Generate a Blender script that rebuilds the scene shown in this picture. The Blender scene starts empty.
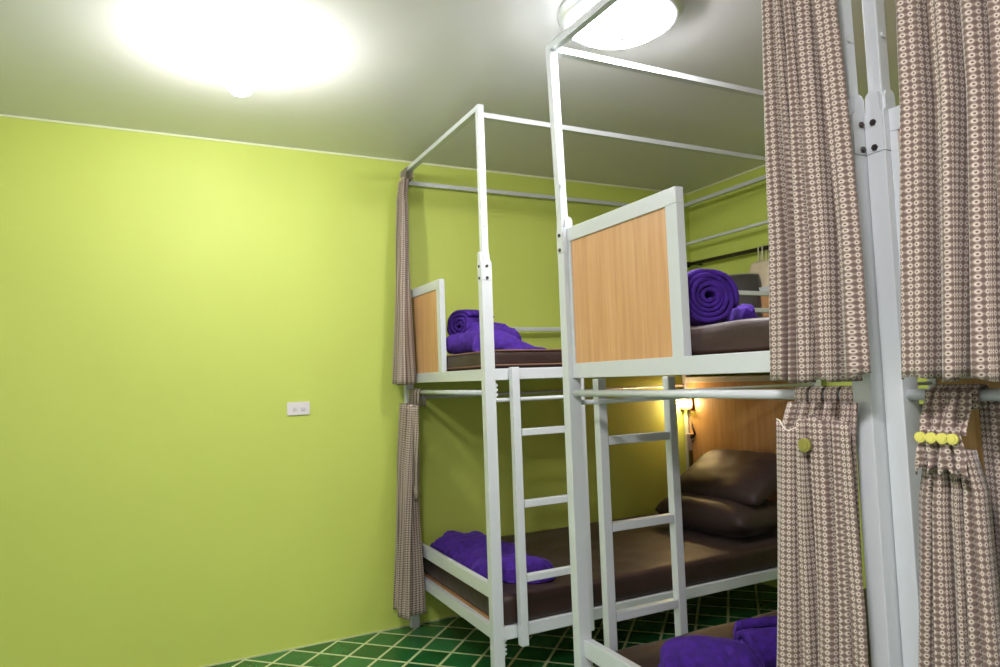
import bpy, bmesh, math, random
from mathutils import Vector, Matrix, noise
C = bpy.context.scene.collection
PI = math.pi
random.seed(7)

# ------------------------------------------------------------------ measures
POST_X, POST_Y = .046, .037
CEIL_Z = 2.4717
WALL_Y = 1.0318
WALL_X = 2.0438
Z_TOP = 2.385
Z_UP = 1.308
Z_ROD = 1.213
Z_ROD2 = 1.181
Z_LOW = .288
MAT_UP = 1.386
MAT_LOW = .398

# ------------------------------------------------------------------ materials
def new_mat(name):
    m = bpy.data.materials.new(name); m.use_nodes = True
    nt = m.node_tree
    return m, nt, nt.nodes['Principled BSDF']

def N(nt, kind, **kw):
    n = nt.nodes.new(kind)
    for k, v in kw.items():
        if k.startswith('i_'):
            key = k[2:]
            n.inputs[int(key) if key.isdigit() else key.replace('_', ' ')].default_value = v
        else: setattr(n, k, v)
    return n

def srgb(r, g, b):
    f = lambda c: (c/255/12.92) if c/255 <= .04045 else ((c/255+.055)/1.055)**2.4
    return (f(r), f(g), f(b), 1)

def ramp(nt, stops, interp='LINEAR'):
    n = nt.nodes.new('ShaderNodeValToRGB'); cr = n.color_ramp; cr.interpolation = interp
    while len(cr.elements) > 1: cr.elements.remove(cr.elements[0])
    cr.elements[0].position = stops[0][0]; cr.elements[0].color = stops[0][1]
    for p, c in stops[1:]:
        e = cr.elements.new(p); e.color = c
    return n

def plain(name, col, rough=.5, metal=0, spec=.5, bump=0, bscale=40, vary=0, vscale=3, sheen=0, coat=0):
    m, nt, b = new_mat(name); L = nt.links.new
    b.inputs['Base Color'].default_value = col
    b.inputs['Roughness'].default_value = rough
    b.inputs['Metallic'].default_value = metal
    b.inputs['Specular IOR Level'].default_value = spec
    b.inputs['Coat Weight'].default_value = coat
    if sheen:
        b.inputs['Sheen Weight'].default_value = sheen
        b.inputs['Sheen Roughness'].default_value = .4
    tc = N(nt, 'ShaderNodeTexCoord')
    if vary:
        n = N(nt, 'ShaderNodeTexNoise', i_Scale=vscale, i_Detail=4)
        L(tc.outputs['Object'], n.inputs['Vector'])
        c2 = tuple(min(1, c*(1+vary)) for c in col[:3])+(1,); c1 = tuple(c*(1-vary) for c in col[:3])+(1,)
        r = ramp(nt, [(.3, c1), (.7, c2)])
        L(n.outputs['Fac'], r.inputs['Fac']); L(r.outputs['Color'], b.inputs['Base Color'])
    if bump:
        n = N(nt, 'ShaderNodeTexNoise', i_Scale=bscale, i_Detail=5)
        L(tc.outputs['Object'], n.inputs['Vector'])
        bp = N(nt, 'ShaderNodeBump', i_Strength=bump, i_Distance=.01)
        L(n.outputs['Fac'], bp.inputs['Height']); L(bp.outputs['Normal'], b.inputs['Normal'])
    return m

M = {}
M['wall'] = plain('lime_wall_paint', srgb(199, 213, 98), .6, bump=.10, bscale=6, vary=.03, vscale=1.2, spec=.6)
M['ceiling'] = plain('ceiling_gloss_paint', srgb(222, 221, 222), .34, bump=.10, bscale=1.6, spec=.6)
M['wall_pale'] = plain('off_white_wall_paint', srgb(232, 228, 232), .6)
M['trim'] = plain('pale_cornice', srgb(226, 232, 190), .5)
M['grout_trim'] = plain('pale_grout', srgb(196, 204, 150), .7)
M['metal'] = plain('white_enamel_steel', srgb(206, 211, 213), .28, spec=.5, bump=.03, bscale=30, coat=.3)
M['bolt'] = plain('dark_bolt_steel', srgb(88, 82, 78), .35, metal=.8)
M['bolt_white'] = plain('painted_bolt', srgb(205, 208, 208), .3)
M['mattress'] = plain('brown_mattress_sheet', srgb(54, 37, 33), .5, bump=.3, bscale=14, vary=.12, vscale=9, sheen=.08, spec=.35)
M['piping'] = plain('tan_piping', srgb(122, 84, 62), .6)
M['ply'] = plain('plywood_deck', srgb(176, 132, 92), .6, vary=.1, vscale=12)
M['pillow'] = plain('dark_brown_pillowcase', srgb(58, 44, 41), .55, bump=.03, bscale=12, sheen=.1, spec=.35)
M['pillow_grey'] = plain('charcoal_pillowcase', srgb(70, 66, 64), .5, bump=.2, bscale=12, sheen=.3)
M['purple'] = plain('purple_plush', srgb(60, 20, 126), .9, bump=1.0, bscale=30, vary=.35, vscale=40, sheen=.3)
M['purple'].node_tree.nodes['Principled BSDF'].inputs['Sheen Tint'].default_value = srgb(150, 100, 255)
M['cream'] = plain('cream_button', srgb(214, 200, 140), .35)
M['yellow'] = plain('yellow_button', srgb(214, 208, 104), .35, vary=.1)
M['olive'] = plain('olive_button', srgb(140, 136, 62), .35)
M['plastic'] = plain('white_plastic', srgb(228, 222, 224), .3)
M['plastic_dim'] = plain('switch_rocker', srgb(214, 208, 210), .25)
M['black'] = plain('black_plastic', srgb(24, 22, 22), .4)
M['black_metal'] = plain('black_lacquered_rod', srgb(30, 26, 24), .35)
M['chrome'] = plain('brushed_chrome', srgb(205, 208, 214), .35, metal=.7)
M['brown'] = plain('brown_lamp_housing', srgb(92, 56, 42), .4)
M['trunk'] = plain('olive_cable_trunking', srgb(96, 90, 46), .5)
M['paper'] = plain('beige_cloth_bag', srgb(222, 206, 176), .8, vary=.08, vscale=20, bump=.2)
M['string'] = plain('pale_drawstring', srgb(230, 222, 200), .8)

def emit(name, col, s):
    m, nt, b = new_mat(name)
    b.inputs['Base Color'].default_value = col
    b.inputs['Emission Color'].default_value = col
    b.inputs['Emission Strength'].default_value = s
    return m
M['dome'] = emit('lit_opal_glass', (1, .965, .98, 1), 58)
M['bulb'] = emit('lit_bulb_glass', (1, .965, .98, 1), 118)
M['dome2'] = emit('lit_opal_glass_rear', (1, .965, 1, 1), 105)
M['warm'] = emit('warm_lit_glass', (1, .70, .38, 1), 120)

def wood():
    m, nt, b = new_mat('beech_veneer'); L = nt.links.new
    tc = N(nt, 'ShaderNodeTexCoord'); mp = N(nt, 'ShaderNodeMapping')
    mp.inputs['Scale'].default_value = (38, 38, 1.6)
    n = N(nt, 'ShaderNodeTexNoise', i_Scale=1.6, i_Detail=7, i_Roughness=.62)
    L(tc.outputs['Object'], mp.inputs['Vector']); L(mp.outputs['Vector'], n.inputs['Vector'])
    r = ramp(nt, [(.25, srgb(188, 137, 92)), (.5, srgb(206, 158, 109)), (.75, srgb(219, 176, 129))])
    L(n.outputs['Fac'], r.inputs['Fac']); L(r.outputs['Color'], b.inputs['Base Color'])
    b.inputs['Roughness'].default_value = .42
    return m
M['wood'] = wood()

def tiles():
    m, nt, b = new_mat('green_glazed_floor_tiles'); L = nt.links.new
    T = .153; ox, oy = -.158, 1.02
    tc = N(nt, 'ShaderNodeTexCoord')
    sub = N(nt, 'ShaderNodeVectorMath', operation='SUBTRACT'); sub.inputs[1].default_value = (ox, oy, 0)
    L(tc.outputs['Object'], sub.inputs[0])
    mp = N(nt, 'ShaderNodeMapping', vector_type='POINT')
    mp.inputs['Rotation'].default_value = (0, 0, PI/4); mp.inputs['Scale'].default_value = (1/T, 1/T, 1)
    rot = N(nt, 'ShaderNodeVectorRotate', rotation_type='Z_AXIS'); rot.inputs['Angle'].default_value = PI/4
    sc = N(nt, 'ShaderNodeVectorMath', operation='SCALE'); sc.inputs['Scale'].default_value = 1/T
    L(sub.outputs[0], rot.inputs['Vector']); L(rot.outputs[0], sc.inputs[0])
    add = N(nt, 'ShaderNodeVectorMath', operation='ADD'); add.inputs[1].default_value = (.5, .5, 0)
    L(sc.outputs[0], add.inputs[0])
    fr = N(nt, 'ShaderNodeVectorMath', operation='FRACTION'); L(add.outputs[0], fr.inputs[0])
    fl = N(nt, 'ShaderNodeVectorMath', operation='FLOOR'); L(sc.outputs[0], fl.inputs[0])
    s2 = N(nt, 'ShaderNodeVectorMath', operation='SUBTRACT'); s2.inputs[1].default_value = (.5, .5, 0)
    L(fr.outputs[0], s2.inputs[0])
    ab = N(nt, 'ShaderNodeVectorMath', operation='ABSOLUTE'); L(s2.outputs[0], ab.inputs[0])
    sx = N(nt, 'ShaderNodeSeparateXYZ'); L(ab.outputs[0], sx.inputs[0])
    mi = N(nt, 'ShaderNodeMath', operation='MINIMUM'); L(sx.outputs[0], mi.inputs[0]); L(sx.outputs[1], mi.inputs[1])
    g = N(nt, 'ShaderNodeMapRange', i_1=.034, i_2=.05); L(mi.outputs[0], g.inputs[0])     # 0 grout, 1 tile
    wn = N(nt, 'ShaderNodeTexWhiteNoise', noise_dimensions='2D'); L(fl.outputs[0], wn.inputs['Vector'])
    r = ramp(nt, [(0, srgb(28, 96, 48)), (.5, srgb(38, 114, 58)), (1, srgb(60, 136, 78))])
    L(wn.outputs['Value'], r.inputs['Fac'])
    nz = N(nt, 'ShaderNodeTexNoise', i_Scale=14, i_Detail=3); L(tc.outputs['Object'], nz.inputs['Vector'])
    hs = N(nt, 'ShaderNodeMix', data_type='RGBA', blend_type='MULTIPLY'); hs.inputs[0].default_value = .5
    r2 = ramp(nt, [(.3, (.6, .6, .6, 1)), (.7, (1, 1, 1, 1))]); L(nz.outputs['Fac'], r2.inputs['Fac'])
    L(r.outputs['Color'], hs.inputs[6]); L(r2.outputs['Color'], hs.inputs[7])
    mx = N(nt, 'ShaderNodeMix', data_type='RGBA'); mx.inputs[6].default_value = srgb(206, 212, 160)
    L(g.outputs[0], mx.inputs[0]); L(hs.outputs[2], mx.inputs[7]); L(mx.outputs[2], b.inputs['Base Color'])
    rr = N(nt, 'ShaderNodeMapRange', i_3=.75, i_4=.22); L(g.outputs[0], rr.inputs[0]); L(rr.outputs[0], b.inputs['Roughness'])
    bp = N(nt, 'ShaderNodeBump', i_Strength=.4, i_Distance=.002); L(g.outputs[0], bp.inputs['Height']); L(bp.outputs[0], b.inputs['Normal'])
    return m
M['tiles'] = tiles()

def curtain_mat():
    m, nt, b = new_mat('taupe_ring_print_cotton'); L = nt.links.new
    uv = N(nt, 'ShaderNodeUVMap'); 
    sc = N(nt, 'ShaderNodeVectorMath', operation='MULTIPLY'); sc.inputs[1].default_value = (1/.0130, 1/.0112, 1)
    L(uv.outputs[0], sc.inputs[0])
    fr = N(nt, 'ShaderNodeVectorMath', operation='FRACTION'); L(sc.outputs[0], fr.inputs[0])
    s = N(nt, 'ShaderNodeVectorMath', operation='SUBTRACT'); s.inputs[1].default_value = (.5, .5, 0); L(fr.outputs[0], s.inputs[0])
    ab = N(nt, 'ShaderNodeVectorMath', operation='ABSOLUTE'); L(s.outputs[0], ab.inputs[0])
    sx = N(nt, 'ShaderNodeSeparateXYZ'); L(ab.outputs[0], sx.inputs[0])
    cmb = N(nt, 'ShaderNodeCombineXYZ'); L(sx.outputs[0], cmb.inputs[0]); L(sx.outputs[1], cmb.inputs[1])
    ln = N(nt, 'ShaderNodeVectorMath', operation='LENGTH'); L(cmb.outputs[0], ln.inputs[0])
    base = srgb(148, 131, 122); dark = srgb(106, 87, 77); ring = srgb(206, 192, 176)
    r = ramp(nt, [(0, dark), (.12, dark), (.17, ring), (.28, ring), (.33, base), (1, base)])
    L(ln.outputs[1], r.inputs['Fac'])
    # brown lozenges where four rings meet
    ad = N(nt, 'ShaderNodeMath', operation='ADD'); L(sx.outputs[0], ad.inputs[0]); L(sx.outputs[1], ad.inputs[1])
    d = N(nt, 'ShaderNodeMapRange', i_1=.56, i_2=.62); L(ad.outputs[0], d.inputs[0])
    mx = N(nt, 'ShaderNodeMix', data_type='RGBA'); mx.inputs[7].default_value = dark
    L(d.outputs[0], mx.inputs[0]); L(r.outputs['Color'], mx.inputs[6])
    L(mx.outputs[2], b.inputs['Base Color'])
    b.inputs['Roughness'].default_value = .85
    b.inputs['Sheen Weight'].default_value = .2
    return m
M['curtain'] = curtain_mat()

# ------------------------------------------------------------------ mesh helpers
def obj(name, bm, mat, parent=None, smooth=False, recalc=True):
    if recalc: bmesh.ops.recalc_face_normals(bm, faces=bm.faces)
    me = bpy.data.meshes.new(name); bm.to_mesh(me); bm.free()
    me.materials.append(mat if not isinstance(mat, str) else M[mat])
    if smooth:
        for p in me.polygons: p.use_smooth = True
    o = bpy.data.objects.new(name, me); C.objects.link(o)
    if parent:
        o.parent = parent
        o.matrix_parent_inverse = Matrix.Translation(-world_loc(parent))
    return o

def world_loc(o):
    v = Vector((0, 0, 0))
    v += o.location
    return v if o.type == 'EMPTY' else Vector((0, 0, 0))

def thing(name, label, cat, loc, group=None):
    o = bpy.data.objects.new(name, None); C.objects.link(o); o.location = loc
    o.empty_display_size = .1
    o['label'] = label; o['category'] = cat
    if group: o['group'] = group
    return o

def tag(o, label, cat, group=None):
    o['label'] = label; o['category'] = cat
    if group: o['group'] = group
    return o

def struct(name, bm, mat):
    o = obj(name, bm, mat); o['kind'] = 'structure'; return o

def box(bm, a, b, bev=0, seg=1):
    t = bmesh.new()
    r = bmesh.ops.create_cube(t, size=1)
    a = Vector(a); b = Vector(b)
    lo = Vector([min(a[i], b[i]) for i in range(3)]); hi = Vector([max(a[i], b[i]) for i in range(3)])
    for v in t.verts:
        v.co = Vector([(lo[i]+hi[i])/2 + v.co[i]*(hi[i]-lo[i]) for i in range(3)])
    if bev: bmesh.ops.bevel(t, geom=list(t.edges), offset=bev, segments=seg, affect='EDGES', profile=.6)
    merge(bm, t); return bm

def merge(bm, t, mtx=None):
    mp = {}
    for v in t.verts: mp[v] = bm.verts.new(mtx @ v.co if mtx else v.co)
    for f in t.faces:
        nf = bm.faces.new([mp[v] for v in f.verts]); nf.smooth = f.smooth
    t.free()

def bar(bm, p, q, w, h, bev=.002, up=(0, 0, 1)):
    """square tube from p to q, w sideways and h along up"""
    p = Vector(p); q = Vector(q); d = (q-p); l = d.length; d.normalize()
    u = Vector(up); s = d.cross(u).normalized(); u = s.cross(d).normalized()
    t = bmesh.new(); bmesh.ops.create_cube(t, size=1)
    for v in t.verts: v.co = (p+q)/2 + d*v.co.x*l + s*v.co.y*w + u*v.co.z*h
    if bev: bmesh.ops.bevel(t, geom=list(t.edges), offset=bev, segments=2, affect='EDGES', profile=.6)
    merge(bm, t); return bm

def rod(bm, p, q, r, seg=14, cap=True):
    p = Vector(p); q = Vector(q); d = (q-p).normalized()
    a = Vector((0, 0, 1)) if abs(d.z) < .9 else Vector((1, 0, 0))
    s = d.cross(a).normalized(); u = s.cross(d)
    A = [bm.verts.new(p+(s*math.cos(2*PI*i/seg)+u*math.sin(2*PI*i/seg))*r) for i in range(seg)]
    B = [bm.verts.new(q+(s*math.cos(2*PI*i/seg)+u*math.sin(2*PI*i/seg))*r) for i in range(seg)]
    for i in range(seg):
        f = bm.faces.new([A[i], A[(i+1) % seg], B[(i+1) % seg], B[i]]); f.smooth = True
    if cap: bm.faces.new(A[::-1]); bm.faces.new(B)
    return bm

def tube(bm, pts, r, seg=8):
    pts = [Vector(p) for p in pts]; rings = []
    for i, p in enumerate(pts):
        d = (pts[min(i+1, len(pts)-1)]-pts[max(i-1, 0)]).normalized()
        a = Vector((0, 0, 1)) if abs(d.z) < .9 else Vector((1, 0, 0))
        s = d.cross(a).normalized(); u = s.cross(d)
        rr = r(i/(len(pts)-1)) if callable(r) else r
        rings.append([bm.verts.new(p+(s*math.cos(2*PI*k/seg)+u*math.sin(2*PI*k/seg))*rr) for k in range(seg)])
    for A, B in zip(rings, rings[1:]):
        for i in range(seg):
            f = bm.faces.new([A[i], A[(i+1) % seg], B[(i+1) % seg], B[i]]); f.smooth = True
    bm.faces.new(rings[0][::-1]); bm.faces.new(rings[-1])
    return bm

def lathe(bm, prof, c, seg=40):
    rings = []
    for r, z in prof:
        if r < 1e-5: rings.append([bm.verts.new((c[0], c[1], z))])
        else: rings.append([bm.verts.new((c[0]+r*math.cos(2*PI*k/seg), c[1]+r*math.sin(2*PI*k/seg), z)) for k in range(seg)])
    for A, B in zip(rings, rings[1:]):
        for i in range(seg):
            j = (i+1) % seg
            vs = [A[0] if len(A) == 1 else A[i], B[0] if len(B) == 1 else B[i]]
            if len(B) > 1: vs.append(B[j])
            if len(A) > 1: vs.append(A[j])
            f = bm.faces.new(vs); f.smooth = True
    return bm

def disc(bm, c, n, r, t, seg=16):
    c = Vector(c); n = Vector(n).normalized()
    return rod(bm, c, c+n*t, r, seg)

# ------------------------------------------------------------------ the room
X0, Y0 = -2.7, -3.9
struct('floor', box(bmesh.new(), (X0, Y0, -.1), (WALL_X, WALL_Y, 0)), 'tiles')
struct('ceiling', box(bmesh.new(), (X0-.1, Y0-.1, CEIL_Z), (WALL_X+.1, WALL_Y+.1, CEIL_Z+.1)), 'ceiling')
struct('wall_back', box(bmesh.new(), (X0-.1, WALL_Y, -.1), (WALL_X+.1, WALL_Y+.12, CEIL_Z)), 'wall')
struct('wall_right', box(bmesh.new(), (WALL_X, Y0-.1, -.1), (WALL_X+.12, WALL_Y, CEIL_Z)), 'wall')
struct('wall_left', box(bmesh.new(), (X0-.12, Y0-.1, -.1), (X0, WALL_Y, CEIL_Z)), 'wall_pale')
struct('wall_front', box(bmesh.new(), (X0, Y0-.12, -.1), (WALL_X, Y0, CEIL_Z)), 'wall_pale')
struct('trim_1', box(bmesh.new(), (X0, WALL_Y-.006, CEIL_Z-.009), (WALL_X, WALL_Y, CEIL_Z)), 'trim')
struct('trim_2', box(bmesh.new(), (WALL_X-.006, Y0, CEIL_Z-.009), (WALL_X, WALL_Y-.006, CEIL_Z)), 'trim')
struct('baseboard_back', box(bmesh.new(), (X0, WALL_Y-.008, 0), (WALL_X, WALL_Y, .006)), 'grout_trim')

# ------------------------------------------------------------------ bunk beds
BED_L = 1.926                       # x of the head posts' centre

def bracket(parent, cx, cy, face):
    """plate with a rounded shoulder wrapped round the joint of lower and upper post; face = (nx, ny)"""
    nx, ny = face
    half = (.0185 if nx else .023)-.001
    bm = bmesh.new()
    off = (.023 if nx else .0185)
    prof = [(-half, 1.667), (half, 1.667), (half, 1.735), (half*.9, 1.744), (.0145, 1.748), (.014, 1.772), (.010, 1.781), (.004, 1.784), (-.004, 1.784), (-.010, 1.781), (-.014, 1.772), (-.0145, 1.748), (-half*.9, 1.744), (-half, 1.735)]
    def P(s, z, d):
        return (cx+nx*(off+d), cy+s, z) if nx else (cx+s, cy+ny*(off+d), z)
    a = [bm.verts.new(P(s, z, -.012)) for s, z in prof]; b = [bm.verts.new(P(s, z, .0015)) for s, z in prof]
    bm.faces.new(a); bm.faces.new(b[::-1])
    for i in range(len(a)):
        j = (i+1) % len(a); bm.faces.new([a[i], b[i], b[j], a[j]])
    obj('bracket', bm, 'metal', parent)
    for z in (1.724, 1.676):
        c = P(0, z, .0015)
        t = disc(bmesh.new(), c, (nx, ny, 0), .0062, .0035, 6)
        disc(t, Vector(c)+Vector((nx, ny, 0))*.0035, (nx, ny, 0), .0035, .0015, 8)
        obj('bolt', t, 'bolt', parent)

def notch_plate(parent, x, y, z0, z1):
    bm = bmesh.new(); n = 4; pts = [(x, z0), (x, z1)]
    h = (z1-z0)/n
    for k in range(n):
        zt = z1-k*h
        pts += [(x+.010, zt), (x+.018, zt-h*.25), (x+.018, zt-h*.6), (x+.010, zt-h*.8)]
    pts.append((x+.010, z0))
    a = [bm.verts.new((px, y, pz)) for px, pz in pts]; b = [bm.verts.new((px, y+.004, pz)) for px, pz in pts]
    bm.faces.new(a); bm.faces.new(b[::-1])
    for i in range(len(a)):
        j = (i+1) % len(a); bm.faces.new([a[i], b[i], b[j], a[j]])
    obj('bracket', bm, 'metal', parent)

def make_bunk(label, yn, yf, panel, ladder, tube_dx=0., top_dz=0., wall_guard=None, head_guard=None, xend=0., side_rails=(True, True), outward=-1):
    """yn / yf: outer y of the near and the far long side; panel: (y0, y1) of the solid foot panel"""
    root = thing('bunk_bed', label, 'bunk bed', ((BED_L)/2, (yn+yf)/2, 0), 'bunk beds standing in a row')
    cyn, cyf = yn+POST_Y/2, yf-POST_Y/2
    zt = Z_TOP+top_dz
    for i, (x, y) in enumerate([(xend+POST_X/2, cyn), (xend+POST_X/2, cyf), (BED_L, cyn), (BED_L, cyf)]):
        foot = i < 2
        p = obj('post', box(bmesh.new(), (x-POST_X/2, y-POST_Y/2, 0), (x+POST_X/2, y+POST_Y/2, 1.667), .002, 2), 'metal', root)
        dx = (tube_dx if i == 1 else tube_dx*.4) if foot else 0
        u = obj('upper_post', bar(bmesh.new(), (x+dx*.25, y, 1.655), (x+dx, y, zt+.013), .028, .028, .003, (0, 1, 0)), 'metal', root)
        bracket(u, x, y, (-1, 0) if foot else (1, 0)); 
        if i % 2 == 0: bracket(u, x, y, (0, -1))
        if i == 1 and yf < .5: bracket(u, x, y, (0, -1))
        sx = -1 if foot else 1
        for z in (1.892,):
            obj('bolt', disc(bmesh.new(), (x+dx*.8+sx*.0, y-.014, z), (0, -1, 0), .006, .004, 12), 'bolt_white', u)
    # rails, upper and lower deck
    for y, o in ((yn+.0165, 0), (yf-.0165, 1)):
        for zt_, h in ((Z_UP, .047), (Z_LOW, .048)):
            obj('side_rail', box(bmesh.new(), (xend+POST_X, y-.0125, zt_-h), (BED_L-POST_X/2, y+.0125, zt_), .002, 2), 'metal', root)
    xr = xend+.015
    for x in (xr+.0125, BED_L):
        for zt_, h in ((Z_UP, .047), (Z_LOW, .048), (.449, .055)):
            dz = -.003 if zt_ < .4 else 0
            obj('end_rail', box(bmesh.new(), (x-.0125, yn+POST_Y, zt_-h+dz), (x+.0125, yf-POST_Y, zt_+dz), .002, 2), 'metal', root)
    for z in (Z_UP-.001, Z_LOW-.001):
        obj('deck', box(bmesh.new(), (xr+.026, yn+.03, z-.016), (BED_L-.013, yf-.03, z)), 'ply', root)
    # canopy bars on top
    dx = tube_dx
    obj('canopy_bar', bar(bmesh.new(), (xend+POST_X/2+dx*.4, cyn+.014, zt), (xend+POST_X/2+dx, cyf-.014, zt), .024, .022), 'metal', root)
    obj('canopy_bar', bar(bmesh.new(), (BED_L, cyn+.014, zt-.03), (BED_L, cyf-.014, zt-.03), .024, .022), 'metal', root)
    zf = 2.355 if top_dz == 0 else 2.345
    obj('canopy_bar', bar(bmesh.new(), (xend+POST_X/2+dx+.014, cyn, zf), (BED_L-.014, cyn, zf), .022, .022), 'metal', root)
    zw = 2.340 if top_dz == 0 else 2.347
    obj('canopy_bar', bar(bmesh.new(), (xend+POST_X/2+dx+.014, cyf, zw), (BED_L-.014, cyf, zw), .022, .021), 'metal', root)
    # rods for the lower curtains
    obj('curtain_rod', rod(bmesh.new(), (xr+.004, yn+POST_Y-.004, Z_ROD), (xr+.004, yf-POST_Y+.004, Z_ROD), .0105, 16), 'metal', root)
    ys = [yn+.012, yf-.012]
    for y in ys:
        obj('curtain_rod', rod(bmesh.new(), (xend+POST_X-.004, y, Z_ROD2), (BED_L-.02, y, Z_ROD2), .008, 14), 'metal', root)
    obj('cross_bar', bar(bmesh.new(), (BED_L, cyn+.018, 2.10), (BED_L, cyf-.018, 2.10), .016, .016), 'metal', root)
    # foot panel : frame with a veneer board
    def framed(x, y0, y1, z0, z1, w, t=.026, closed=False):
        bm = bmesh.new()
        box(bm, (x, y0, z1-w), (x+t, y1, z1), .002, 2)
        box(bm, (x, y0, z0), (x+t, y0+w, z1-w), .002, 2)
        box(bm, (x, y1-w*.35, z0), (x+t, y1, z1-w), .002, 2)
        if closed: box(bm, (x, y0+w, z0), (x+t, y1-w*.35, z0+w), .002, 2)
        f = obj('end_panel', bm, 'metal', root)
        obj('veneer_board', box(bmesh.new(), (x+.006, y0+w, z0), (x+t-.006, y1-w*.35, z1-w)), 'wood', f)
    framed(xr, panel[0], panel[1], Z_UP-.002, 1.745, .044)
    # head boards
    for z0, z1 in ((Z_UP-.002, 1.735), (.45, 1.235)):
        f = obj('headboard', box(box(bmesh.new(), (BED_L-.02, yn+POST_Y, z1-.035), (BED_L+.012, yf-POST_Y, z1), .002, 2), (BED_L-.01, yn+POST_Y, z0), (BED_L+.005, yn+POST_Y+.03, z1-.035)), 'metal', root)
        obj('veneer_board', box(bmesh.new(), (BED_L-.012, yn+POST_Y+.03, z0), (BED_L+.004, yf-POST_Y, z1-.035)), 'wood', f)
    # guard rails of the upper deck
    def guard(x0, x1, y, zs, drop):
        g = bmesh.new()
        for k, z in enumerate(zs): box(g, (x0, y-.009, z-.022), (x1, y+.009, z), .002, 1)
        for x in (x0, x1-.02): box(g, (x, y-.008, drop), (x+.02, y+.008, zs[-1]-.01), .002, 1)
        obj('guard_rail', g, 'metal', root)
    if wall_guard: guard(wall_guard[0], wall_guard[1], yf-.05, (1.556,), Z_UP-.02)
    if head_guard: guard(head_guard[0], head_guard[1], yn+.002, head_guard[2], Z_UP-.02)
    # ladder
    if ladder:
        lx0, lx1, ly, ztop, zbot, out = ladder
        la = obj('ladder', box(bmesh.new(), (lx0, ly-out*.0165, Z_UP-.044), (lx1, ly-out*.021, Z_UP-.006)), 'metal', root)
        for x in (lx0, lx1-.033):
            obj('ladder_rail', box(bmesh.new(), (x, ly-.016, zbot), (x+.033, ly+.016, ztop), .003, 2), 'metal', la)
        for z in (1.05, .765, .475):
            obj('rung', box(bmesh.new(), (lx0+.036, ly-.014, z-.016), (lx1-.036, ly+.014, z+.012), .003, 2), 'metal', la)
        if ztop < Z_UP: pass
    if yf > .5:
        notch_plate(root, xend+POST_X-.002, yn+.014, 1.172, 1.25)
        notch_plate(root, xend+POST_X-.002, yn+.014, .175, .24)
    return root

bed1 = make_bunk('white steel bunk bed against the green wall, farthest of the row', 0, 1.02, (.50, .983),
                 (.105, .447, -.018, 1.312, .215, -1), 0, 0, wall_guard=(.56, 1.6), head_guard=(1.05, 1.66, (1.66, 1.575)))
bed2 = make_bunk('white steel bunk bed in the middle of the row, its wood panel facing us', -1.6565, -.585, (-1.145, -.622),
                 (.138, .468, -.567, 1.255, .24, 1), -.028, -.035)
bed3 = make_bunk('white steel bunk bed at the right edge, bolted beside the middle bunk', -2.758, -1.6585, (-2.26, -1.6955), None, xend=.034)

# ------------------------------------------------------------------ mattresses
def mattress(label, x0, x1, y0, y1, z0, z1, seed, sag=.004, pip=True, wr=.004):
    bm = bmesh.new(); nx, ny, nz = 70, 40, 6
    def P(i, j, k):
        u, v, w = i/nx, j/ny, k/nz
        x = x0+(x1-x0)*u; y = y0+(y1-y0)*v; z = z0+(z1-z0)*w
        # round the vertical corners and the edges
        r = .02
        for (c, lo, hi) in ((0, x0, x1),): pass
        p = Vector((x, y, z))
        q = Vector((min(max(x, x0+r), x1-r), min(max(y, y0+r), y1-r), min(max(z, z0+r), z1-r)))
        d = p-q
        if d.length > r: p = q+d.normalized()*r
        n = noise.noise(Vector((x*7+seed, y*7, z*5)))*wr
        n2 = noise.noise(Vector((x*18, y*18+seed, z*25+3)))*wr*.5
        if k == nz: p.z += n*1.2+n2*.6-sag*(1-abs(2*v-1)**3)*.3
        elif k > 0:
            if i in (0, nx): p.x += n+n2
            if j in (0, ny): p.y += n+n2
        return p
    vs = {}
    def V(i, j, k):
        if (i, j, k) not in vs: vs[(i, j, k)] = bm.verts.new(P(i, j, k))
        return vs[(i, j, k)]
    for k in (0, nz):
        for i in range(nx):
            for j in range(ny): bm.faces.new([V(i, j, k), V(i+1, j, k), V(i+1, j+1, k), V(i, j+1, k)])
    for k in range(nz):
        for i in range(nx):
            for j in (0, ny): bm.faces.new([V(i, j, k), V(i+1, j, k), V(i+1, j, k+1), V(i, j, k+1)])
        for j in range(ny):
            for i in (0, nx): bm.faces.new([V(i, j, k), V(i, j+1, k), V(i, j+1, k+1), V(i, j, k+1)])
    o = obj('mattress', bm, 'mattress', smooth=True)
    tag(o, label, 'mattress', 'brown mattresses on the bunks')
    if pip:
        for z in (z0+.012, z1-.006):
            b = bmesh.new(); pts = []; r = .03; e = .001
            for cx, cy, a0 in ((x1-r, y1-r, 0), (x0+r, y1-r, 90), (x0+r, y0+r, 180), (x1-r, y0+r, 270)):
                for a in range(0, 91, 15):
                    t = math.radians(a0+a); pts.append((cx+(r+e)*math.cos(t), cy+(r+e)*math.sin(t), z+.002*math.sin(cx*9+cy*7)))
            pts.append(pts[0]); tube(b, pts, .0035, 6)
            obj('piping', b, 'piping', o)
    return o
mattress('dark brown mattress on the upper deck of the farthest bunk, beside the wall', .046, 1.895, .012, .96, 1.3085, MAT_UP, 3)
mattress('dark brown mattress on the lower deck of the farthest bunk, under two pillows', .046, 1.895, .012, 1.005, .2885, MAT_LOW, 11, pip=False)
mattress('brown creased mattress on the upper deck of the middle bunk', .046, 1.895, -1.63, -.615, 1.3085, MAT_UP+.001, 21, pip=False, wr=.005)
mattress('dark brown mattress on the lower deck of the middle bunk, at the bottom edge', .046, 1.895, -1.63, -.615, .2885, MAT_LOW-.005, 31, pip=False)
mattress('dark brown mattress low in the bunk at the right edge', .08, 1.895, -2.74, -1.69, .2885, MAT_LOW-.005, 41, pip=False)

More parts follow.
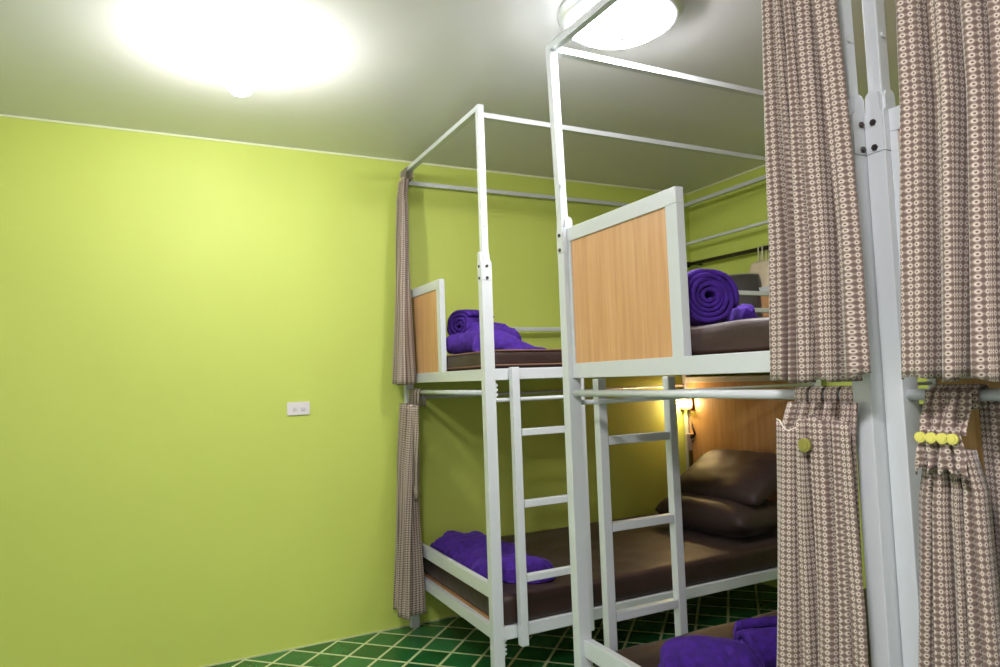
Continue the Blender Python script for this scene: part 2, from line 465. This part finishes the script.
# ------------------------------------------------------------------ pillows
def pillow_bm(w, d, h, seed, n=26):
    bm = bmesh.new(); g = {}
    for s in (1, -1):
        for i in range(n+1):
            for j in range(n+1):
                u, v = 2*i/n-1, 2*j/n-1
                edge = i in (0, n) or j in (0, n)
                if edge and s == -1: g[(i, j, s)] = g[(i, j, 1)]; continue
                pinch = 1-.05*(1-abs(u*v))*max(abs(u), abs(v))**4-.07*abs(u*v)**4
                f = ((1-abs(u)**3.2)*(1-abs(v)**3.2))**.5
                z = s*h/2*f
                wr = noise.noise(Vector((u*3+seed, v*3, s)))*.06*h*f + noise.noise(Vector((u*1.3*6+seed, v*9, s*2)))*.0*h*f
                g[(i, j, s)] = bm.verts.new((u*w/2*pinch, v*d/2*pinch, z+wr))
        for i in range(n):
            for j in range(n):
                f = [g[(i, j, s)], g[(i+1, j, s)], g[(i+1, j+1, s)], g[(i, j+1, s)]]
                bm.faces.new(f if s == 1 else f[::-1])
    return bm

def pillow(label, mat, w, d, h, mtx, seed, warp=None):
    t = pillow_bm(w, d, h, seed)
    if warp:
        for v in t.verts: v.co = Vector(warp(v.co))
    bm = bmesh.new(); merge(bm, t, mtx)
    o = obj('pillow', bm, mat, smooth=True); tag(o, label, 'pillow', 'pillows on the farthest bunk'); return o
TR = Matrix.Translation
def RX(a): return Matrix.Rotation(math.radians(a), 4, 'X')
def RY(a): return Matrix.Rotation(math.radians(a), 4, 'Y')
def RZ(a): return Matrix.Rotation(math.radians(a), 4, 'Z')
pillow('dark brown pillow lying flat at the head of the lower bunk, under another pillow', 'pillow', .44, .66, .20, TR((1.60, .41, .494)) @ RZ(4), 2)
pillow('grey-brown pillow tilted on top of another pillow against the lit wood headboard', 'pillow', .44, .64, .15, TR((1.70, .42, .680)) @ RZ(4) @ RY(-28), 9)
pillow('charcoal pillow standing upright behind the guard rail of the upper bunk', 'pillow_grey', .44, .44, .10, TR((1.76, .47, 1.615)) @ RZ(50) @ RY(-82), 15)

# ------------------------------------------------------------------ blankets
def roll(bm, mtx, R_, L_, turns=3.2, seed=0, wob=.006, thick=None):
    """rolled plush blanket: thick spiral ribbon along local x"""
    pitch = R_*.86/turns; th = thick or pitch*.86
    n = int(turns*30); m = 16
    r0 = R_*.14
    def P(i, j, side):
        a = 2*PI*turns*i/n; r = r0+pitch*turns*(i/n)
        r = r-th/2+th*side
        # bulge the ends a little, and lump the outside
        x = (j/m-.5)*L_
        e = abs(2*j/m-1)
        r *= 1-.10*e**4
        p = Vector((x, r*math.cos(a), r*math.sin(a)))
        nn = noise.noise(p*14+Vector((seed, i*.01, 0)))*wob+noise.noise(p*38+Vector((seed, 0, 0)))*wob*.35
        p = p*1 + Vector((noise.noise(Vector((a*.6, seed, j > m/2)))*.012*e**3, 0, 0))
        d = Vector((0, math.cos(a), math.sin(a)))
        p += d*nn*(1 if side else .6)
        p.z *= .95
        return p
    g = {}
    for s in (0, 1):
        for i in range(n+1):
            for j in range(m+1): g[(i, j, s)] = bm.verts.new(mtx @ P(i, j, s))
    for i in range(n):
        for j in range(m):
            bm.faces.new([g[(i, j, 1)], g[(i+1, j, 1)], g[(i+1, j+1, 1)], g[(i, j+1, 1)]])
            bm.faces.new([g[(i, j+1, 0)], g[(i+1, j+1, 0)], g[(i+1, j, 0)], g[(i, j, 0)]])
        for j, q in ((0, 0), (m, 1)):
            bm.faces.new([g[(i, j, 0)], g[(i+1, j, 0)], g[(i+1, j, 1)], g[(i, j, 1)]])
    for i in (0, n):
        for j in range(m): bm.faces.new([g[(i, j, 0)], g[(i, j+1, 0)], g[(i, j+1, 1)], g[(i, j, 1)]])
    return bm

def lump(bm, c, size, rz=0, seed=0, fold=.2, freq=5, n=40, power=2.4, flatb=True, shape=None):
    """soft heap of folded plush; rests flat on its underside"""
    c = Vector(c); g = {}
    R = Matrix.Rotation(math.radians(rz), 3, 'Z')
    top = []
    rows = n//2
    for i in range(rows+1):
        th = PI*i/rows
        row = []
        for j in range(n*2):
            ph = PI*j/n
            d = Vector((math.sin(th)*math.cos(ph), math.sin(th)*math.sin(ph), math.cos(th)))
            k = (abs(d.x)**power+abs(d.y)**power+abs(d.z)**power)**(-1/power)
            p = d*k
            f = 1+fold*noise.noise(d*freq*.5+Vector((seed, 0, 0)))+fold*.6*(abs(noise.noise(Vector((d.x*freq*1.6, d.y*freq*.8+seed, d.z*freq))))-.3)
            p = p*f
            if flatb and p.z < 0: p.z *= .06
            q = Vector((p.x*size[0], p.y*size[1], p.z*size[2]))
            if shape: q = Vector(shape(q, d))
            row.append(bm.verts.new(c+R @ q))
            if i in (0, rows): break
        g[i] = row
    for i in range(rows):
        A, B = g[i], g[i+1]; m = n*2
        for j in range(m):
            k = (j+1) % m
            a = [A[0]] if len(A) == 1 else [A[j], A[k]]
            b = [B[0]] if len(B) == 1 else [B[k], B[j]]
            bm.faces.new(a+b)
    return bm

PB = 'purple plush blankets on the mattresses'
# upper deck, farthest bunk: a high roll, a low roll before it, and a flat tail
b = bmesh.new()
roll(b, TR((.22, .60, 1.530)) @ RZ(28), .082, .20, 3.4, 1, .010)
roll(b, TR((.135, .40, 1.440)) @ RZ(-72), .056, .30, 3.0, 5, .008)
lump(b, (.24, .44, MAT_UP+.004), (.12, .18, .13), 10, 3, .22)
def tail(q, d): return (q.x, q.y, q.z*max(.14, 1-(q.x+.10)/.22))
lump(b, (.23, .22, MAT_UP+.003), (.17, .11, .12), -8, 12, .12, shape=tail)
tag(obj('blanket', b, 'purple', smooth=True), 'bunched purple plush blanket on the upper mattress of the farthest bunk', 'blanket', PB)
# lower deck, farthest bunk
b = bmesh.new()
lump(b, (.22, .64, MAT_LOW+.004), (.15, .31, .100), 8, 5, .24, 4, 52)
tag(obj('blanket', b, 'purple', smooth=True), 'dark purple blanket spread flat on the lower mattress near the wall', 'blanket', PB)
b = bmesh.new()
lump(b, (.205, .225, MAT_LOW+.006), (.185, .070, .100), -37, 22, .12, 4, 52, 2.4)
tag(obj('blanket', b, 'purple', smooth=True), 'bright purple folded blanket lump behind the far ladder, lower mattress', 'blanket', PB)
# upper deck, middle bunk
b = bmesh.new()
roll(b, TR((.205, -.985, MAT_UP+.079)) @ RZ(61) @ RX(200), .082, .32, 5, 9, .008)
tag(obj('blanket', b, 'purple', smooth=True), 'tightly rolled purple blanket with its spiral end showing, on the upper middle bunk', 'blanket', PB)
b = bmesh.new()
lump(b, (.34, -1.02, MAT_UP+.004), (.035, .06, .07), 0, 31, .2)
tag(obj('blanket', b, 'purple', smooth=True), 'small purple blanket lump peeking out behind the rolled blanket', 'blanket', PB)
# lower deck, middle bunk
b = bmesh.new()
lump(b, (.25, -.93, MAT_LOW+.004), (.15, .085, .10), -52, 41, .10, 4, 52, 2.6)
tag(obj('blanket', b, 'purple', smooth=True), 'smooth purple blanket hump at the bottom edge of the photo', 'blanket', PB)
b = bmesh.new()
roll(b, TR((.45, -.98, MAT_LOW+.06)) @ RZ(-20), .07, .20, 2.2, 14, .010)
tag(obj('blanket', b, 'purple', smooth=True), 'coiled purple blanket at the bottom edge, next to the patterned curtain', 'blanket', PB)

# ------------------------------------------------------------------ curtains
def cloth(bm, uvl, path, z0, z1, nz, width, thick=.0016, tilt=None, v0=0, skew=None):
    """path(t, w) -> (x, y) for t along the cloth, w = 0 top .. 1 bottom; uv in metres of cloth"""
    nt_ = 220
    # arc length measured half way down
    acc = [0]; last = Vector(path(0, .5))
    for i in range(1, nt_+1):
        p = Vector(path(i/nt_, .5)); acc.append(acc[-1]+(p-last).length); last = p
    g = []
    for k in range(nz+1):
        w = k/nz; row = []
        for i in range(nt_+1):
            t = i/nt_; x, y = path(t, w)
            z = z0(t)+(z1(t)-z0(t))*w
            row.append((Vector((x, y, z)), acc[i], z))
        g.append(row)
    # offset along horizontal normal for thickness
    fr, bk = [], []
    for row in g:
        a, c = [], []
        for i, (p, u, z) in enumerate(row):
            d = row[min(i+1, nt_)][0]-row[max(i-1, 0)][0]; n = Vector((-d.y, d.x, 0)).normalized()
            a.append(bm.verts.new(p+n*thick)); c.append(bm.verts.new(p-n*thick))
        fr.append(a); bk.append(c)
    def face(vs, uvs):
        f = bm.faces.new(vs); f.smooth = True
        for l, q in zip(f.loops, uvs): l[uvl].uv = q
    U = lambda k, i: (g[k][i][1], g[k][i][2]+v0)
    for k in range(nz):
        for i in range(nt_):
            q = [U(k, i), U(k+1, i), U(k+1, i+1), U(k, i+1)]
            face([fr[k][i], fr[k+1][i], fr[k+1][i+1], fr[k][i+1]], q)
            face([bk[k][i+1], bk[k+1][i+1], bk[k+1][i], bk[k][i]], q[::-1])
        for i in (0, nt_):
            q = [U(k, i), U(k+1, i), U(k+1, i), U(k, i)]
            vs = [fr[k][i], fr[k+1][i], bk[k+1][i], bk[k][i]]
            face(vs, q)
    for k in (0, nz):
        for i in range(nt_):
            face([fr[k][i], fr[k][i+1], bk[k][i+1], bk[k][i]], [U(k, i), U(k, i+1), U(k, i+1), U(k, i)])

def fold_path(yL, yR, xc, amp, phases, skewy=.0, seed=0, grow=(.8, 1.15), sharp=.55):
    """yL(w), yR(w) edges; phases: number of broad lobes, parted by narrow creases"""
    rnd = random.Random(seed*100)
    ws = [rnd.uniform(.6, 1.5) for _ in range(int(math.ceil(phases))+1)]
    dens = min(1, 3.2/phases) if phases > 6 else 1
    tot = sum(ws[:int(phases)])+ws[int(phases)]*(phases-int(phases)); cum = [0]
    for q_ in ws: cum.append(cum[-1]+q_/tot)
    dep = [rnd.uniform(.65, 1.25) for _ in ws]+[1]
    def f(t, w):
        tt = min(1, max(0, t+.012*math.sin(w*4+seed+t*6)*(1-abs(2*t-1))))
        k = 0
        while k < len(ws)-1 and tt > cum[k+1]: k += 1
        u = (tt-cum[k])/(cum[k+1]-cum[k]); u = min(1, max(0, u))
        a = amp*(grow[0]+(grow[1]-grow[0])*w)*(dep[k]*(1-u)+dep[k+1]*u)
        st = lambda q_: (lambda c: c*c*(3-2*c))(min(1, max(0, q_)))
        first, last = k == 0, k == int(math.ceil(phases))-1
        lobe = (1 if first and u < .5 else st((u-.10)/.15))*(1 if last and u > .5 else st((.90-u)/.15))
        x = a*1.25-a*(2.1*lobe+.75*math.sin(PI*u)**.8)+.18*a*math.sin(u*2*PI*1.5+w*4+k*2)
        y = yL(w)+(yR(w)-yL(w))*tt
        return (xc(w)+x+.003*math.sin(w*7+t*11), y)
    return f

def curtain(name_label, group, parts):
    bm = bmesh.new(); uvl = bm.loops.layers.uv.new('UVMap')
    for p in parts: cloth(bm, uvl, *p)
    o = obj('curtain', bm, 'curtain', recalc=True)
    return tag(o, name_label, 'curtain', group)

def tabs(parent, ys, x, ztop, zbot, w, rr=.015):
    """fabric loops that go over the rod"""
    for y in ys:
        bm = bmesh.new(); uvl = bm.loops.layers.uv.new('UVMap')
        pts = [(x-rr*1.05, zbot), (x-rr*1.02, ztop-rr)]
        for a in range(180, -1, -20): pts.append((x+rr*math.cos(math.radians(a)), ztop-rr+rr*math.sin(math.radians(a))*1.0))
        pts.append((x+rr*1.02, zbot))
        g = []; L_ = 0; last = None
        for (px, pz) in pts:
            if last: L_ += math.hypot(px-last[0], pz-last[1])
            last = (px, pz)
            g.append(([bm.verts.new((px, y-w/2+w*k/4, pz)) for k in range(5)], L_))
        for (A, la), (B, lb) in zip(g, g[1:]):
            for k in range(4):
                f = bm.faces.new([A[k], A[k+1], B[k+1], B[k]]); f.smooth = True
                for l, q in zip(f.loops, [(k*w/4, la), ((k+1)*w/4, la), ((k+1)*w/4, lb), (k*w/4, lb)]): l[uvl].uv = q
        o = obj('tab_loop', bm, 'curtain', parent)
        sm = o.modifiers.new('cloth_thickness', 'SOLIDIFY'); sm.thickness = .0015; sm.offset = 1

def buttons(parent, pts, r, mat, n=(-1, 0, 0)):
    for p in pts:
        p = Vector(p); nn = Vector(n)
        bm = disc(bmesh.new(), p-nn*.004, nn, r, .007, 20); disc(bm, p+nn*.003, nn, r*.7, .0015, 20)
        obj('button', bm, mat, parent)

def lin(*kv):
    def f(w):
        for (a, x), (b, y) in zip(kv, kv[1:]):
            if w <= b: return x+(y-x)*(w-a)/(b-a)
        return kv[-1][1]
    return f
K = lambda c: (lambda t: c)
GU = 'patterned curtains on the upper decks'; GL = 'patterned curtains on the lower decks'
def hem(z, a=.004, f=9, s=0): return lambda t: z+a*math.sin(f*t+s)

# farthest bunk, upper: bunched by the wall
p = fold_path(lin((0, .90), (.15, .87), (1, .80)), lin((0, .980), (.15, .980), (1, .980)), lin((0, .006), (.1, -.01), (1, -.036)), .018, 4, .3, 1, (.55, 1.5))
c1 = curtain('narrow taupe ring-print curtain bunched against the wall, upper deck of the farthest bunk', GU,
             [(p, K(2.345), hem(1.255, .004), 40, 1)])
tabs(c1, (.905, .93, .955, .98), .023, 2.403, 2.335, .018, .018)
buttons(c1, [(-.012, y, 2.335) for y in (.905, .93, .955, .98)], .006, 'cream', (-1, 0, 0))
# farthest bunk, lower
p = fold_path(lin((0, .77), (.3, .76), (1, .75)), lin((0, .98), (1, 1.0)), lin((0, -.02), (.3, -.035), (1, -.045)), .024, 5.0, .3, 4, (.6, 1.5))
q = fold_path(lin((0, .69), (1, .72)), lin((0, .84), (1, .83)), lin((0, -.03), (1, -.03)), .010, 2.2, .3, 2)
c2 = curtain('narrow taupe ring-print curtain by the wall, hanging nearly to the floor from the lower rod', GL,
             [(p, K(1.155), hem(.125, .008, 12), 40, 1), (q, lambda t: 1.150-.02*t, K(.70), 14, 1)])
tabs(c2, (.80, .845, .89, .935), .019, 1.229, 1.14, .03, .0155)
buttons(c2, [(-.035, y, 1.137) for y in (.845, .885)], .0085, 'cream')

# middle bunk, upper
p = fold_path(lin((0, -1.525), (.35, -1.522), (.75, -1.515), (1, -1.498)), lin((0, -1.668), (.3, -1.684), (.8, -1.710), (1, -1.713)),
              lin((0, -.035), (.3, -.055), (1, -.06)), .022, 5, .42, 2.2, (.7, 1.1))
c3 = curtain('long taupe ring-print curtain with deep folds, upper deck of the middle bunk', GU,
             [(p, K(2.33), lambda t: 1.243+.010*max(0, t-.72)*3+.004*math.sin(14*t), 60, 1)])
tabs(c3, (-1.53, -1.565, -1.6, -1.635), .003, 2.374, 2.31, .024, .018)
# middle bunk, lower: back layer from the rod, front layer with a drooping white hem
p = fold_path(lin((0, -1.485), (.06, -1.465), (1, -1.42)), lin((0, -1.645), (1, -1.63)), lin((0, -.012), (.06, -.022), (1, -.035)), .011, 5.6, .42, 0.6, (.5, 1.3))
q = fold_path(lin((0, -1.490), (1, -1.425)), lin((0, -1.655), (.3, -1.662), (1, -1.650)), lin((0, -.048), (1, -.062)), .015, 5, .42, 3.6, (.7, 1.3))
c4 = curtain('taupe ring-print curtain on the lower rod of the middle bunk', GL,
             [(p, K(1.20), hem(.06, .006), 50, 1), (q, lambda t: 1.168-.022*math.exp(-((t-.18)/.1)**2)+.012*math.exp(-((t-.5)/.06)**2), hem(.05, .006), 50, 1)])
tabs(c4, (-1.50, -1.535, -1.57, -1.605), .019, 1.2295, 1.17, .03, .0155)
buttons(c4, [(-.076, -1.568, 1.122)], .013, 'olive')
hb = bmesh.new(); pts = []
for i in range(60):
    t = i/150
    x, y = q(t, 0); pts.append((x-.001, y, 1.168-.022*math.exp(-((t-.18)/.1)**2)+.012*math.exp(-((t-.5)/.06)**2)+.0005))
tube(hb, pts, .0011, 6); obj('hem_cord', hb, 'string', c4)

# bunk at the right edge, upper
p = fold_path(lin((0, -1.792), (.6, -1.790), (1, -1.764)), lin((0, -2.14), (1, -2.18)), lin((0, -.005), (.3, -.03), (1, -.04)), .026, 8, .42, 5.1, (.8, 1.1))
c5 = curtain('wide taupe ring-print curtain at the right edge, upper deck', GU, [(p, K(2.36), hem(1.243, .005, 30), 60, 1)])
tabs(c5, (-1.81, -1.87, -1.93, -1.99, -2.05, -2.11), .057, 2.403, 2.345, .03, .018)
# lower: gathered through the loops, button band, scalloped flap, full body, darker inner layer
p = fold_path(lin((0, -1.748), (.08, -1.732), (1, -1.672)), lin((0, -1.822), (.06, -1.838), (1, -1.856)), lin((0, .010), (1, -.018)), .015, 5, .42, 1.7, (.6, 1.3))
f = fold_path(lin((0, -1.756), (1, -1.750)), lin((0, -1.822), (1, -1.834)), lin((0, -.018), (1, -.022)), .007, 4, .42, 2.0, (.7, 1.5))
u = fold_path(lin((0, -1.742), (1, -1.748)), lin((0, -1.820), (1, -1.824)), lin((0, .028), (1, -.006)), .004, 4, .42, 2.0, (.8, 1.0))
c6 = curtain('taupe ring-print curtain with four yellow buttons on the lower rod at the right edge', GL,
             [(p, K(1.125), hem(.05, .006), 50, 1), (f, K(1.158), lambda t: 1.082+.014*abs(math.sin(2*PI*2*t)), 12, 1), (u, K(1.222), K(1.15), 10, 1)])
tabs(c6, (-1.752, -1.772, -1.792, -1.812), .053, 1.2295, 1.19, .022, .0155)
buttons(c6, [(-.036, y, 1.146) for y in (-1.766, -1.784, -1.802, -1.818)], .0088, 'yellow')
p = fold_path(lin((0, -1.80), (1, -1.81)), lin((0, -2.2), (1, -2.2)), lin((0, .085), (1, .085)), .014, 8, .42, .3)
c7 = curtain('shaded ring-print curtain behind the buttoned one at the right edge', GL, [(p, K(1.205), hem(.05, .006), 40, 1)])
tabs(c7, (-1.9, -1.96, -2.02, -2.08, -2.14), .053, 1.2295, 1.18, .02, .0155)

# ------------------------------------------------------------------ lamps
def dome_lamp(label, c, mat, r=.176):
    x, y = c; z = CEIL_Z
    root = thing('ceiling_lamp', label, 'ceiling lamp', (x, y, z))
    obj('base_ring', lathe(bmesh.new(), [(.0, z-.001), (r+.030, z-.001), (r+.032, z-.012), (r+.022, z-.030), (r+.016, z-.040), (r+.002, z-.044), (r-.006, z-.040), (r-.006, z-.02), (0, z-.02)], c, 56), 'chrome', root)
    R0 = r-.007
    prof = [(R0*math.cos(a), z-.032-.060*math.sin(a)) for a in [PI/2*i/14 for i in range(15)]]
    prof[-1] = (0, prof[-1][1])
    obj('glass_dome', lathe(bmesh.new(), prof, c, 56), mat, root)
    zz = z-.032-.060
    obj('finial', lathe(bmesh.new(), [(0, zz+.002), (.015, zz), (.016, zz-.006), (.008, zz-.012), (0, zz-.014)], c, 16), 'bolt_white', root)
    return root
dome_lamp('round flush ceiling lamp with chrome ring above the middle bunk', (.202, -.712), 'dome')
dome_lamp('round flush ceiling lamp over the aisle behind the viewer', (-1.45, -2.45), 'dome2')
root = thing('ceiling_bulb', 'glaring bare bulb on the ceiling over the empty floor by the green wall', 'light bulb', (-.91, 0, CEIL_Z))
z = CEIL_Z
obj('lamp_holder', lathe(bmesh.new(), [(0, z-.001), (.045, z-.001), (.043, z-.015), (.022, z-.022), (.020, z-.05), (0, z-.05)], (-.91, 0), 32), 'plastic', root)
obj('glass_bulb', lathe(bmesh.new(), [(0, z-.045), (.016, z-.05), (.028, z-.075), (.045, z-.10), (.052, z-.13), (.046, z-.158), (.028, z-.178), (0, z-.186)], (-.91, 0), 32), 'bulb', root)

# reading lamp at the head of the lower bunk
root = thing('reading_lamp', 'small warm reading lamp glowing in the corner above the lower pillows', 'lamp', (1.89, 1.01, 1.05))
bm = bmesh.new(); box(bm, (1.852, .985, 1.100), (1.90, 1.0305, 1.135), .004, 2)
box(bm, (1.885, .93, 1.022), (1.912, 1.0305, 1.036), .003, 2); box(bm, (1.900, .93, 1.022), (1.9125, 1.0, 1.10), .003, 2)
obj('housing', bm, 'brown', root)
obj('lit_tube', rod(bmesh.new(), (1.872, .95, 1.066), (1.872, 1.02, 1.066), .014, 16), 'warm', root)

# socket, plug, trunking
root = thing('power_socket', 'white socket with a black plug below the reading lamp', 'socket', (1.915, .983, .83))
obj('plate', box(bmesh.new(), (1.878, .968, .765), (1.934, .983, .872), .003, 2), 'plastic', root)
Q = .982
pl = box(bmesh.new(), (1.904, Q-.035, .838), (1.927, Q-.009, .868), .005, 2)
tube(pl, [(1.914, Q-.035, .852), (1.911, Q-.05, .87), (1.904, Q-.045, .90), (1.908, Q-.03, .93)], .006, 8)
tube(pl, [(1.910, Q-.035, .842), (1.902, Q-.048, .832), (1.892, Q-.04, .818)], .005, 8)
obj('plug', pl, 'black', root)
cd = bmesh.new(); tube(cd, [(1.908, Q-.03, .93), (1.914, Q-.012, .99), (1.916, Q-.01, 1.10)], .003, 8)
obj('cable', cd, 'string', root)
o = obj('cable_trunking', box(bmesh.new(), (1.893, Q-.018, .30), (1.930, Q, .763), .002, 1), 'trunk'); tag(o, 'olive vertical cable trunking under the socket, beside the pillows', 'cable trunking')

# light switch on the open wall
root = thing('light_switch', 'white double light switch alone on the green wall', 'light switch', (-.545, WALL_Y, 1.152))
obj('plate', box(bmesh.new(), (-.598, WALL_Y-.009, 1.122), (-.488, WALL_Y, 1.186), .003, 2), 'plastic', root)
for x in (-.562, -.521):
    obj('rocker', box(bmesh.new(), (x-.009, WALL_Y-.015, 1.143), (x+.009, WALL_Y-.008, 1.160), .003, 2), 'plastic_dim', root)

# black rail and bag near the head of the farthest bunk
root = thing('hanging_rail', 'thin black rail across the head wall above the upper bunk', 'rail', (1.985, .6, 1.97))
obj('rail', rod(bmesh.new(), (1.985, .985, 1.978), (1.985, -.1, 1.963), .0125, 14), 'black_metal', root)
obj('end_knob', lathe(bmesh.new(), [(0, 0), (.018, .004), (.02, .02), (.012, .03), (0, .032)], (0, 0), 16), 'black_metal', root).matrix_local = TR(Vector((1.985, .978, 1.978))-root.location) @ RX(-90)
for y in (.93, .0):
    obj('wall_bracket', bar(bmesh.new(), (1.985, y, 1.972), (WALL_X, y, 1.972), .012, .012, .001), 'black_metal', root)
bm = bmesh.new()
t = pillow_bm(.20, .19, .05, 44, 18)
for v in t.verts: v.co.y *= 1-.25*(v.co.x/.1)**2*(1 if v.co.x < 0 else 0)
merge(bm, t, TR((1.970, .37, 1.80)) @ RY(90))
bag = obj('cloth_bag', bm, 'paper', smooth=True); tag(bag, 'beige cloth bag hanging from the black rail by its strings', 'bag')
bm = bmesh.new()
for y0, y1 in ((.395, .385), (.35, .355)):
    tube(bm, [(1.968, y0, 1.86), (1.967, y1, 1.92), (1.970, y1, 1.975), (1.985, y1, 1.988), (2.0, y1, 1.975), (1.99, y0, 1.86)], .003, 8)
obj('drawstring', bm, 'string', bag)

# ------------------------------------------------------------------ world, camera, colour
w = bpy.data.worlds.new('world'); bpy.context.scene.world = w; w.use_nodes = True
w.node_tree.nodes['Background'].inputs[0].default_value = (.9, .95, 1, 1)
w.node_tree.nodes['Background'].inputs[1].default_value = .05

f, yaw, pitch, rl = 688.4036, .4651, .0652, -.0347
cy_, sy, cp, sp = math.cos(yaw), math.sin(yaw), math.cos(pitch), math.sin(pitch)
fw = Vector((sy*cp, cy_*cp, sp)); rt = Vector((cy_, -sy, 0)); up = rt.cross(fw)
r2 = rt*math.cos(rl)+up*math.sin(rl); u2 = up*math.cos(rl)-rt*math.sin(rl)
cam = bpy.data.cameras.new('camera'); co = bpy.data.objects.new('camera', cam); C.objects.link(co)
mt = Matrix((r2, u2, -fw)).transposed().to_4x4(); mt.translation = Vector((-1.1763, -2.4897, 1.2679))
co.matrix_world = mt
cam.sensor_width = 36; cam.lens = f*36/1000; cam.clip_start = .02
bpy.context.scene.camera = co
vs = bpy.context.scene.view_settings
bpy.context.scene.display_settings.display_device = 'sRGB'
vs.view_transform = 'Standard'; vs.look = 'None'; vs.exposure = .9; vs.gamma = 1; vs.use_curve_mapping = False
